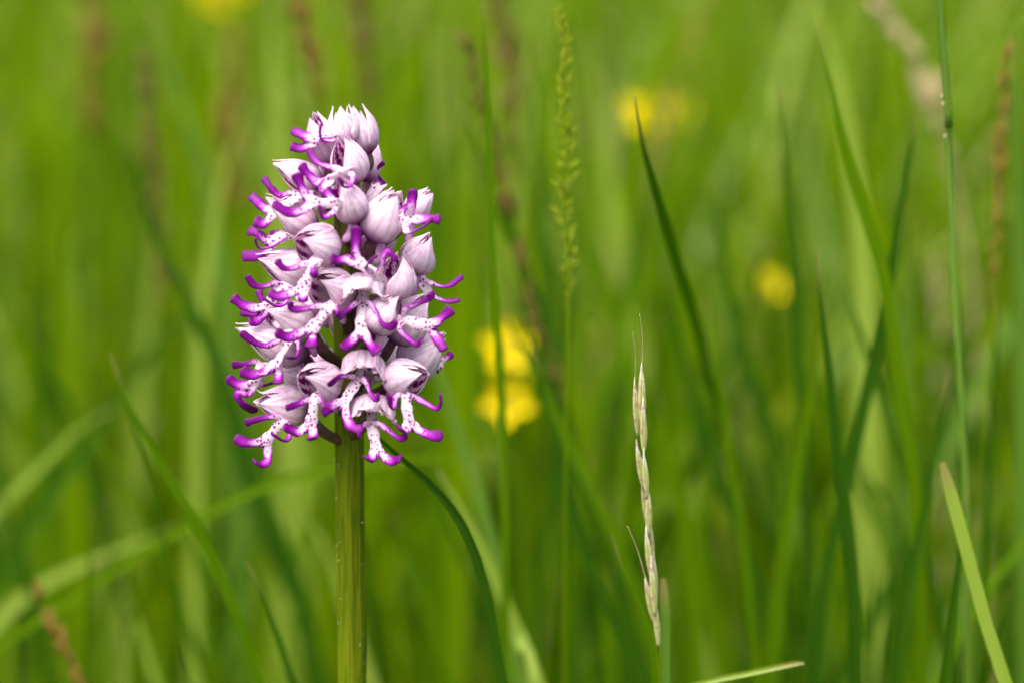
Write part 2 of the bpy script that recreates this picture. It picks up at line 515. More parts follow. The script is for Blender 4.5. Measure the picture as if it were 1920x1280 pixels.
def build_lip(parent, root, bend, arms, legs, lf, nhint, throat=None, bw=9.0, aw=5.0, lw=7.6, tail=True):
    """labellum: strap body, two arms, two legs and a tooth, fused into one surface"""
    S = 1000.0     # millimetres while modelling
    A0 = to_m(root, lf) * S
    A1 = to_m(bend, lf) * S
    limbs = []     # centre samples, width, thickness, tint
    ac = Acc()
    cs, cw, ct, cside = [], [], [], []
    def limb(pts, ws, ths, tints, n_hint, end='round'):
        p = np.array([np.concatenate([q, [w, th, ti]]) for q, w, th, ti in zip(pts, ws, ths, tints)])
        c = crom(p, 0.28)
        pos = c[:, :3]
        w = np.maximum(c[:, 3], 0.1); th = np.maximum(c[:, 4], 0.1); ti = np.clip(c[:, 5], 0, 1)
        d = np.linalg.norm(np.diff(pos, axis=0), axis=1); s = np.concatenate([[0], np.cumsum(d)])
        rem = s[-1] - s
        if end == 'round':
            kx = np.clip(rem / 0.45, 0, 1); fac = np.sqrt(np.clip(1 - (1 - kx) ** 2, 0.10, 1))
        else:
            kx = np.clip(rem / (s[-1] * 0.9), 0, 1); fac = np.clip(kx, 0.12, 1)
        ph = rng.uniform(0, 6.28, 2)
        w = w * fac * (1 + 0.12 * np.sin(s * 1.3 + ph[0]) + 0.06 * np.sin(s * 3.1 + ph[1])); th = th * np.maximum(fac, 0.4)
        t0 = nrm(pos[1] - pos[0])
        side = nrm(np.cross(t0, n_hint))
        v, f = tube(pos, w, th, side, 10)
        ac.add(v, f)
        _, sd, _ = frames(pos, side)
        cs.append(pos); cw.append(w); ct.append(ti); cside.append(sd)
    nh = nrm(nhint)
    k = 0.1            # mm per photo pixel
    mid = (A0 + A1) / 2 + nh * 0.35
    limb([(throat * S if throat is not None else A0 - nrm(A1 - A0) * 0.5), A0, mid, A1, A1 + nrm(A1 - A0) * 0.5],
         [bw * k * .75, bw * k * .95, bw * k * 0.92, bw * k * 1.05, bw * k * .7], [.42, .42, .42, .40, .3], [.0, .0, .02, .06, .1], nh)
    bdir = nrm(A1 - A0)
    for arm in arms:
        q = [A0 + bdir * 0.3] + [to_m(x, lf) * S for x in arm]
        n = len(q)
        ti = [0.05] + list(np.interp(np.linspace(0, 1, n - 1), [0, .35, .7, 1], [.24, .52, .86, 1.0]))
        ws = [aw * k * 1.0] + list(np.interp(np.linspace(0, 1, n - 1), [0, .5, .8, 1], [aw * k * .95, aw * k * .95, aw * k * 1.2, aw * k * 1.38]))
        limb(q, ws, [x * 0.36 for x in ws], ti, nh)
    for leg in legs:
        q = [A1 - bdir * 0.4] + [to_m(x, lf) * S for x in leg]
        n = len(q)
        ti = [0.04] + list(np.interp(np.linspace(0, 1, n - 1), [0, .35, .75, 1], [.26, .52, .88, 1.0]))
        ws = [lw * k * .95] + list(np.interp(np.linspace(0, 1, n - 1), [0, .5, 1], [lw * k * .92, lw * k * .92, lw * k * 1.18]))
        limb(q, ws, [x * 0.29 for x in ws], ti, nh)
    if tail:
        e = A1 + bdir * 1.9 + nh * 0.2
        limb([A1, A1 + bdir * 0.9, e], [.35, .26, .16], [.25, .2, .12], [.1, .45, .75], nh, 'point')
    # fuse
    me = bpy.data.meshes.new('tmp'); me.from_pydata(ac.verts().tolist(), [], ac.f)
    ob = bpy.data.objects.new('tmp', me); C.objects.link(ob)
    rm = ob.modifiers.new('r', 'REMESH'); rm.mode = 'VOXEL'; rm.voxel_size = 0.12; rm.adaptivity = 0
    sm = ob.modifiers.new('s', 'SMOOTH'); sm.factor = 0.5; sm.iterations = 5
    dg = bpy.context.evaluated_depsgraph_get()
    ev = ob.evaluated_get(dg)
    m2 = ev.to_mesh()
    v = np.empty(len(m2.vertices) * 3); m2.vertices.foreach_get('co', v); v = v.reshape(-1, 3)
    faces = [tuple(p.vertices) for p in m2.polygons]
    ev.to_mesh_clear()
    bpy.data.objects.remove(ob); bpy.data.meshes.remove(me)
    cs_, cw_, ct_, sd_ = np.vstack(cs), np.concatenate(cw), np.concatenate(ct), np.vstack(cside)
    dist = np.linalg.norm(v[:, None, :] - cs_[None], axis=2)
    wgt = np.exp(-(dist / 0.45) ** 2) + 1e-12
    idx = dist.argmin(1)
    t = (wgt * ct_[None]).sum(1) / wgt.sum(1)
    cc = np.einsum('ij,ij->i', v - cs_[idx], sd_[idx]) / np.maximum(cw_[idx], 0.15)
    pig = np.stack([t, np.clip(cc, -1.2, 1.2), np.full(len(v), rng.random())], 1)
    return mesh_obj('lip', v / S, faces, M['lip'], parent, {'pig': pig, 'pos': v + rng.uniform(0, 50, 3)})

def flower(B, T, Rpx, opn, root=None, bend=None, arms=(), legs=(), lf=12, nh=(0, -1, 0.25), spread=1.0, gap=1.0,
           apy=None, spur=None, Lk=1.0, tail=True, bw=11.4, curl=0.0, aw=6.4, lw=10.4, flare=0.05, cap=False, open_tip=False):
    """B, T: base and tip of the hood; opn: direction (px right, px down, mm towards viewer) in which the hood opens"""
    global FLOWERS
    FLOWERS += 1
    Bm, Tm = P(*B), P(*T)
    a = nrm(Tm - Bm)
    L = np.linalg.norm(Tm - Bm) * Lk * 1.06
    o = np.array([opn[0], -opn[2], -opn[1]], float)
    e_o = nrm(o - a * (o @ a))
    e_up = -e_o
    e_s = np.cross(a, e_up)
    R = Rpx * 1.16 * pscale(B[2])
    # the ovary carries the flower
    apy = apy if apy is not None else min(845, B[1] + 62)
    S0 = axis_pt(apy)
    out = nrm(np.array([Bm[0] - S0[0], Bm[1] - S0[1], 0]) + 1e-9)
    S1 = S0 + out * 0.0016
    midp = (S1 * 0.45 + Bm * 0.55) + out * 0.0012 + np.array([0, 0, -0.0008])
    c = crom(np.array([S0, S1, midp, Bm + a * L * 0.06]), 0.0006)
    u = np.linspace(0, 1, len(c))
    w = np.interp(u, [0, .2, .55, .9, 1], [.00075, .0010, .00125, .0010, .0008])
    ang = u * 4.0
    v, f = tube(c, w, w * 0.86, nrm(np.cross(out, UP) + 0.01), 12)
    fl = mesh_obj('flower', v, f, M['ovary'], orchid, {'pos': v * 1000})
    fl.location = -OLOC
    # hood
    g = 118 * gap
    specs = [('sepal', 0.0, R_(58), 1.00, 0.02, 1.0, 0.0), ('sepal', R_(88) * spread, R_(62) , 1.035, 0.0, 0.97, flare), ('sepal', -R_(88) * spread, R_(62), 1.05, 0.0, 0.98, flare)]
    pets = [('petal', R_(42), R_(22), 0.86, 0.12, 0.88, 0.0), ('petal', -R_(42), R_(22), 0.85, 0.12, 0.86, 0.0)]
    PR, bl = None, 0.56
    if cap:       # seen-from-the-front bonnet: short wide dorsal sepal, the side sepals hanging lower
        PR, bl = np.array([.2, .56, .82, .97, 1.04, 1.04, 1.0, .97, .97, 1.0]), 0.38
        specs = [('sepal', 0.0, R_(50), 1.0, 0.02, 0.88, .0), ('sepal', R_(66), R_(48), 1.03, 0.0, 1.0, .06), ('sepal', -R_(66), R_(48), 1.05, 0.0, .98, .06)]
    for nm, th, H, rf, u0, u1, fl_ in specs + pets:
        vv, ff, mi, pg = sepal(Bm, a, L, e_up, e_s, R, th, H, rf, u0, u1, rng.random(), fl_, curl=curl + (0.03 if nm == 'sepal' else 0.0), PR=PR, blunt=bl, PB=PROF_OPEN if open_tip else PROF_R)
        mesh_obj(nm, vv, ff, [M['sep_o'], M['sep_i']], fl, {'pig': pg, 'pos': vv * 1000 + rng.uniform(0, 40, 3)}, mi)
    # column inside the mouth
    c0 = Bm + a * L * 0.10 - e_o * R * 0.20
    cc = crom(np.array([c0, c0 + a * L * 0.12 - e_o * R * .06, c0 + a * L * 0.26 - e_o * R * .08]), 0.0003)
    v, f = tube(cc, np.interp(np.linspace(0, 1, len(cc)), [0, .6, 1], [.0005, .0008, .0004]), np.full(len(cc), .0005), e_s, 10)
    mesh_obj('column', v, f, M['column'], fl, {'pos': v * 1000})
    # spur hanging from the base of the lip
    if spur is None:
        s0 = Bm + a * L * 0.10 + e_o * R * 0.35
        sd = nrm(np.array([0, 0, -1.0]) - a * 0.35)
        sp_pts = np.array([s0, s0 + sd * 0.0018, s0 + sd * 0.0042 - a * 0.0005])
    else:
        sp_pts = np.array([P(*q) for q in spur])
    cc = crom(sp_pts, 0.0004)
    uu = np.linspace(0, 1, len(cc))
    wv = np.interp(uu, [0, .3, .85, 1], [.0007, .0008, .00075, .0003])
    v, f = tube(cc, wv, wv * .85, nrm(np.cross(cc[-1] - cc[0], [0.2, 1, 0.1])), 12)
    mesh_obj('spur', v, f, M['spur'], fl, {'pos': v * 1000})
    if root is not None:
        build_lip(fl, root, bend, arms, legs, lf, nh, throat=Bm + a * L * 0.10 + e_o * R * 0.05, tail=tail, bw=bw, aw=aw, lw=lw)
    return fl

# ---- flowers, from the top of the spike down (photograph pixels, millimetres towards the viewer)
def flowers():
    # two closed hoods at the very top and one behind them
    flower((652, 276, 3), (639, 200, 4), 27, (0, .2, -1), open_tip=True, apy=300, gap=.9, lf=4)
    flower((690, 290, 1), (666, 200, 2), 27, (.2, .2, -1), open_tip=True, apy=318, lf=2)
    flower((688, 345, -4), (705, 258, -6), 20, (1, .2, -.2), apy=372, root=(700, 350, -5), bend=(708, 340, -6),
           arms=[[(708, 338, -4), (707, 318, -3), (721, 304, -2)], [(716, 355, -5), (716, 340, -4), (712, 330, -4)]],
           legs=[[(705, 318, -8), (708, 300, -8), (711, 293, -8)], [(714, 350, -7), (720, 340, -7)]], lf=-4, aw=4.4, lw=5.0)
    # top left hood
    flower((622, 306, 2), (584, 218, 4), 29, (-1, -.1, -.1), open_tip=True, apy=340, root=(628, 253, 6), bend=(592, 263, 8),
           arms=[[(622, 265, 8), (603, 262, 9), (600, 245, 9), (604, 230, 8)], [(615, 262, 5), (600, 275, 5)]],
           legs=[[(577, 258, 8), (562, 251, 8), (547, 244, 7)], [(580, 272, 8), (562, 279, 8), (544, 273, 8)]], lf=8, nh=(0, -1, .5), tail=False)
    # open striped hood
    flower((668, 343, 8), (641, 258, 11), 30, (-.75, .15, .75), apy=372, root=(655, 322, 14), bend=(618, 337, 15),
           arms=[[(626, 315, 14), (600, 308, 14), (586, 295, 13), (579, 277, 12)], [(662, 330, 16), (657, 348, 17), (644, 350, 18), (637, 333, 19)]],
           legs=[[(597, 343, 15), (577, 326, 15), (563, 308, 15)], [(606, 352, 16), (616, 360, 16), (629, 365, 15)]], lf=15, nh=(-.2, -1, .5), spread=1.12)
    # upper left side hood
    flower((606, 350, 5), (514, 308, 6), 27, (-.2, 1, .3), apy=400, root=(562, 368, 9), bend=(514, 397, 8),
           arms=[[(545, 362, 9), (524, 366, 9), (507, 352, 9), (493, 332, 8)], [(548, 385, 8), (530, 392, 8)]],
           legs=[[(499, 392, 8), (483, 379, 8), (469, 366, 7)], [(503, 413, 9), (492, 420, 9), (476, 413, 9)]], lf=9, nh=(-.3, -1, .4))
    # hood pointing up with hanging spur, lip to the left
    flower((667, 417, 12), (637, 338, 15), 30, (-1, .15, .35), apy=450, root=(634, 385, 17), bend=(580, 380, 17),
           arms=[[(626, 397, 18), (611, 407, 19), (603, 408, 20), (599, 384, 20)], [(620, 370, 17), (608, 358, 16)]],
           legs=[[(570, 393, 18), (551, 400, 18), (533, 395, 19), (511, 380, 19)], [(571, 362, 17), (563, 345, 17), (555, 324, 17)]],
           lf=17, nh=(-.2, -1, .4), spur=[(664, 412, 12), (657, 437, 13), (643, 454, 14)])
    # left side hood lying down
    flower((596, 436, 6), (500, 372, 7), 30, (-.3, .8, .1), apy=480, root=(538, 442, 8), bend=(506, 454, 8),
           arms=[[(532, 448, 10), (510, 463, 11), (488, 466, 11), (479, 452, 11), (483, 443, 11)], [(525, 436, 6), (505, 440, 6)]],
           legs=[[(497, 449, 8), (483, 438, 8), (466, 430, 7)], [(505, 467, 8), (488, 478, 8), (452, 481, 8)]], lf=8, nh=(-.3, -1, .4))
    # big hood on the upper right
    flower((696, 452, 10), (748, 366, 11), 38, (.9, .4, .1), open_tip=True, apy=486, root=(756, 421, 12), bend=(770, 406, 12),
           arms=[[(764, 437, 15), (783, 431, 16), (797, 423, 16), (812, 408, 15)], [(752, 400, 9), (765, 385, 8)]],
           legs=[[(770, 390, 13), (773, 372, 13), (775, 354, 13)], [(785, 411, 13), (808, 410, 13), (827, 412, 13)]], lf=13, nh=(.1, -1, .3), lw=10.5, tail=False)
    # hoods behind it
    flower((762, 412, -2), (808, 361, -3), 23, (.5, 1, -.2), open_tip=True, apy=470)
    flower((690, 402, -3), (735, 355, -3), 25, (.4, -.6, -.5), open_tip=True, apy=440, root=(706, 362, -2), bend=(700, 350, -3),
           arms=[[(702, 345, -4), (694, 335, -4)]], legs=[[(712, 345, -4), (717, 336, -4)]], lf=-3, tail=False)
    # white striped hood, left of the axis
    flower((626, 470, 11), (560, 447, 18), 36, (-.35, 1, .55), apy=530, root=(592, 490, 18), bend=(566, 545, 19),
           arms=[[(568, 496, 19), (545, 504, 19), (529, 501, 20), (518, 487, 20)], [(587, 498, 22), (586, 508, 24), (592, 520, 24)]],
           legs=[[(545, 550, 19), (521, 556, 20), (503, 547, 20)], [(568, 555, 20), (568, 568, 20)]], lf=19, nh=(-.1, -1, .3), spread=1.1)
    # left hood lying down below it
    flower((594, 520, 6), (484, 486, 9), 34, (0, 1, .15), apy=580, root=(532, 536, 11), bend=(500, 576, 11),
           arms=[[(517, 532, 12), (495, 537, 12), (476, 534, 12), (462, 516, 12)], [(541, 553, 13), (532, 571, 14), (515, 573, 15), (491, 557, 15)]],
           legs=[[(480, 578, 11), (455, 572, 11), (435, 556, 11)], [(495, 587, 11), (480, 602, 11), (466, 604, 12)]], lf=11, nh=(-.2, -1, .3))
    # hood with leaning purple limbs above centre (lip climbs to the upper left)
    flower((737, 562, 13), (750, 479, 15), 34, (-.8, -.2, .6), apy=600, root=(712, 522, 17), bend=(672, 492, 18),
           arms=[[(690, 506, 20), (687, 500, 22), (697, 487, 22), (710, 479, 22)], [(717, 505, 19), (719, 482, 20), (728, 471, 20), (738, 482, 20), (743, 491, 20)]],
           legs=[[(652, 487, 18), (635, 488, 18), (620, 485, 19)], [(667, 474, 18), (668, 452, 18), (668, 424, 18)]], lf=18, nh=(0, -1, .3))
    # right hood standing free, lip pointing away to the right
    flower((768, 512, 5), (807, 442, 6), 30, (1, .6, -.4), apy=570, root=(784, 517, 4), bend=(803, 548, 5), arms=[[(809, 531, 6), (838, 537, 6), (869, 517, 5)], [(778, 535, 3), (775, 549, 3)]],
           legs=[[(818, 558, 6), (840, 565, 6), (864, 562, 6)], [(800, 560, 4), (796, 572, 4)]], lf=5, nh=(.3, -1, .3), aw=5.2, lw=5.2, bw=11)
    # front centre flower facing the viewer
    flower((682, 525, 13), (681, 571, 18), 33, (0, .3, -1), apy=620, root=(680, 560, 15), bend=(677, 622, 18),
           arms=[[(665, 570, 18), (650, 582, 19), (633, 597, 21)], [(695, 570, 18), (706, 588, 19), (717, 607, 20), (733, 612, 21), (744, 601, 22)]],
           legs=[[(664, 634, 19), (653, 645, 20), (641, 653, 22)], [(689, 635, 19), (698, 650, 20), (709, 661, 22)]], lf=18, Lk=1.05, cap=True, curl=.1, nh=(0, -1, .1))
    # striped hood left of it
    flower((646, 556, 10), (594, 524, 19), 36, (-.35, 1, .6), apy=620, root=(620, 574, 19), bend=(584, 618, 20),
           arms=[[(596, 575, 20), (570, 580, 21), (546, 579, 22), (546, 565, 22)], [(628, 577, 20), (634, 585, 21), (628, 594, 22)]],
           legs=[[(564, 624, 20), (540, 632, 20), (516, 622, 21)], [(586, 632, 20), (585, 642, 22), (581, 651, 24)]], lf=20, spread=1.12)
    # its left neighbour, stripes showing
    flower((590, 618, 7), (496, 580, 12), 34, (-.3, 1, .55), apy=680, root=(548, 622, 13), bend=(515, 600, 9),
           arms=[[(510, 590, 9), (480, 592, 9), (451, 584, 8)], [(505, 575, 9), (492, 565, 9), (484, 543, 8)]],
           legs=[[(500, 605, 7), (480, 590, 7)], [(520, 620, 7), (510, 625, 7)]], lf=12, spread=1.15, tail=False)
    # small closed hood right of centre with spotted lip to the right
    flower((698, 622, 15), (750, 554, 17), 33, (.9, .5, .2), apy=664, root=(753, 600, 17), bend=(803, 612, 17),
           arms=[[(760, 581, 18), (782, 570, 18), (808, 558, 18), (805, 547, 18)], [(748, 616, 18), (762, 632, 18), (781, 645, 19), (792, 636, 20)]],
           legs=[[(818, 604, 17), (832, 593, 17), (848, 578, 17)], [(812, 623, 17), (823, 640, 18), (834, 658, 19)]], lf=17, nh=(.1, -1, .3))
    # translucent hood behind the spotted lip
    flower((736, 640, 7), (802, 558, 8), 40, (.9, .6, -.2), apy=690)
    # low right hoods
    flower((752, 698, 4), (834, 632, 5), 40, (.6, 1, -.2), apy=745, root=(800, 690, 2), bend=(826, 680, 2), arms=[[(835, 672, 2), (849, 661, 2)]], legs=[[(815, 695, 1), (820, 690, 1)]], lf=2, tail=False)
    flower((726, 716, 13), (797, 699, 19), 33, (.25, 1, .5), apy=760, root=(758, 736, 18), bend=(768, 796, 19),
           arms=[[(775, 743, 18), (798, 755, 18), (817, 765, 19), (826, 757, 20), (825, 736, 20)], [(743, 742, 19), (738, 763, 20), (731, 760, 22), (730, 737, 23)]],
           legs=[[(787, 806, 19), (808, 815, 20), (831, 817, 20)], [(760, 806, 20), (752, 806, 22), (748, 799, 23)]], lf=19, spread=1.1)
    # lower front centre
    flower((684, 667, 12), (679, 716, 17), 34, (-.1, .3, -1), apy=740, root=(674, 706, 15), bend=(643, 757, 18),
           arms=[[(658, 705, 18), (640, 705, 19), (628, 712, 20), (615, 724, 20)], [(685, 715, 18), (694, 735, 19), (702, 747, 20), (709, 745, 21), (708, 735, 21)]],
           legs=[[(628, 757, 19), (614, 768, 20), (603, 775, 21)], [(649, 777, 19), (656, 795, 20), (668, 803, 21), (682, 803, 21)]], lf=18, Lk=1.05, cap=True, curl=.1, nh=(-.1, -1, .15))
    # lowest front
    flower((698, 750, 12), (696, 798, 17), 36, (0.05, .3, -1), apy=815, root=(696, 788, 15), bend=(706, 842, 18),
           arms=[[(684, 795, 18), (677, 806, 20), (674, 818, 22), (672, 812, 24)], [(712, 795, 18), (730, 808, 19), (748, 821, 20), (760, 817, 21), (757, 805, 22)]],
           legs=[[(699, 855, 19), (693, 862, 21), (688, 858, 23)], [(722, 857, 19), (738, 864, 20), (752, 857, 22)]], lf=18, Lk=1.05, cap=True, curl=.1, nh=(.05, -1, .15))
    # low left striped hood
    flower((628, 724, 11), (566, 704, 19), 35, (-.25, 1, .6), apy=776, root=(592, 748, 18), bend=(582, 798, 19),
           arms=[[(575, 750, 19), (558, 757, 20), (535, 765, 22)], [(602, 750, 20), (610, 758, 23), (621, 774, 24)]],
           legs=[[(562, 808, 19), (548, 806, 20), (531, 798, 21)], [(587, 812, 20), (587, 822, 23), (585, 820, 25)]], lf=19, spread=1.12)
    # left hood lying down with tips apart
    flower((582, 766, 6), (484, 756, 9), 36, (.1, 1, .1), open_tip=True, apy=826, root=(533, 786, 11), bend=(497, 828, 11),
           arms=[[(515, 781, 12), (492, 783, 12), (459, 793, 12)], [(541, 797, 12), (543, 815, 13), (534, 826, 14), (508, 812, 15)]],
           legs=[[(480, 829, 11), (458, 828, 12), (439, 819, 12)], [(502, 848, 11), (501, 864, 12), (489, 871, 13), (474, 862, 14)]], lf=11, nh=(-.1, -1, .2), curl=.2)
    # left hood above
    flower((578, 668, 6), (442, 615, 9), 36, (.2, 1, .1), apy=728, root=(545, 638, 13), bend=(518, 682, 13),
           arms=[[(522, 639, 14), (500, 648, 14), (475, 640, 14), (451, 622, 14)], [(558, 642, 14), (559, 660, 15), (552, 671, 16), (538, 669, 17)]],
           legs=[[(500, 694, 13), (472, 702, 13), (451, 692, 13)], [(522, 698, 13), (522, 712, 14), (521, 719, 15)]], lf=13, nh=(-.15, -1, .2), Lk=.97)
    # greyer hood tucked behind, only its lip out to the left
    flower((596, 700, 0), (515, 690, 1), 32, (-.2, 1, -.2), apy=760, root=(496, 690, 2), bend=(474, 722, 2),
           arms=[[(480, 678, 2), (462, 682, 2), (434, 684, 2)], [(490, 722, 1), (503, 720, 1), (514, 716, 1)]],
           legs=[[(462, 722, 2), (441, 718, 2), (426, 705, 2)], [(466, 737, 2), (450, 732, 2), (444, 742, 2), (458, 759, 2), (482, 772, 1)]], lf=2, nh=(-.3, -1, .2))
    # flowers on the far side of the spike
    for (bx, by, tx, ty, r) in [(640, 330, 610, 285, 24), (690, 470, 735, 425, 28), (630, 470, 575, 430, 28), (700, 590, 760, 545, 30),
                                (625, 585, 560, 545, 30), (690, 690, 760, 650, 30), (630, 700, 570, 665, 30), (665, 650, 668, 600, 30), (662, 530, 655, 480, 28)]:
        flower((bx, by, -8), (tx, ty, -16), r, (.1, 1, -.6), apy=by + 60, root=((bx + tx) / 2, by + 10, -17), bend=((bx + tx) / 2, by + 45, -19),
               arms=[[((bx + tx) / 2 - 18, by + 20, -18), ((bx + tx) / 2 - 28, by + 24, -19)], [((bx + tx) / 2 + 16, by + 20, -18), ((bx + tx) / 2 + 26, by + 26, -19)]],
               legs=[[((bx + tx) / 2 - 12, by + 60, -19), ((bx + tx) / 2 - 20, by + 68, -20)], [((bx + tx) / 2 + 10, by + 62, -19), ((bx + tx) / 2 + 18, by + 70, -20)]], lf=-18)
flowers()

# ------------------------------------------------------------------ grass blades
def blade_mesh(c, halfw, face, fold=0.25, cut=False, twist=0.0, rnd=None, segw=5):
    """leaf blade along c (tip first): keeled V section, tapered to its tip"""
    n = len(c)
    t = np.gradient(c, axis=0); t /= np.linalg.norm(t, axis=1)[:, None] + 1e-12
    d = np.linalg.norm(np.diff(c, axis=0), axis=1); s = np.concatenate([[0], np.cumsum(d)])
    u = s / s[-1]
    if cut:
        w = halfw * np.clip(0.45 + (s / (halfw * 4)) * 0.55, 0, 1)
    else:
        w = halfw * np.clip(s / (halfw * 34), 0.03, 1) ** 0.75
    w = w * np.interp(u, [0, .6, 1], [1, 1, 0.65])
    rnd = rng.random() if rnd is None else rnd
    vs, pig = [], []
    xs = np.linspace(-1, 1, segw)
    for i in range(n):
        a = twist * (u[i] - 0.3)
        side = np.cross(t[i], face); side = nrm(side)
        nn = nrm(np.cross(side, t[i]))
        sd = math.cos(a) * side + math.sin(a) * nn
        nn = nrm(np.cross(sd, t[i]))
        for x in xs:
            vs.append(c[i] + sd * (w[i] * x) - nn * (fold * w[i] * (1 - abs(x))))
            pig.append((1 - u[i], x, rnd))
    f = [(i * segw + j, i * segw + j + 1, (i + 1) * segw + j + 1, (i + 1) * segw + j) for i in range(n - 1) for j in range(segw - 1)]
    return np.array(vs), f, pig

def to_ground(pts, lean=0.5):
    """carry a centreline on from its last point down to the soil"""
    p = [np.asarray(q, float) for q in pts]
    if p[-1][2] > 0.004:
        d = p[-1] - p[-2]
        z = p[-1][2]
        dx = d[:2] / max(1e-4, abs(d[2])) * z
        m = np.linalg.norm(dx)
        if m > 0.09: dx *= 0.09 / m
        p.append(np.array([p[-1][0] + dx[0] * 0.5, p[-1][1] + dx[1] * 0.5, z * 0.5]))
        p.append(np.array([p[-2][0] + dx[0] * lean * 1.4, p[-2][1] + dx[1] * lean * 1.4, -0.004]))
    return p

def blade(px_pts, depth, wpx, mat, label, group=None, cut=False, fold=0.25, twist=0.0, yaw=0.0):
    pts = [P(q[0], q[1], q[2] if len(q) > 2 else -depth) for q in px_pts]
    pts = to_ground(pts)
    c = crom(pts, 0.006)
    face = np.array([math.sin(yaw), -math.cos(yaw), 0.15])
    v, f, pig = blade_mesh(c, wpx / 2 * pscale(-depth), nrm(face), fold, cut, twist)
    o = mesh_obj('grass_shoot', v, f, M[mat], None, {'pig': pig, 'pos': v * 1000}, loc=c[-1])
    return tag(o, label, 'grass', group)

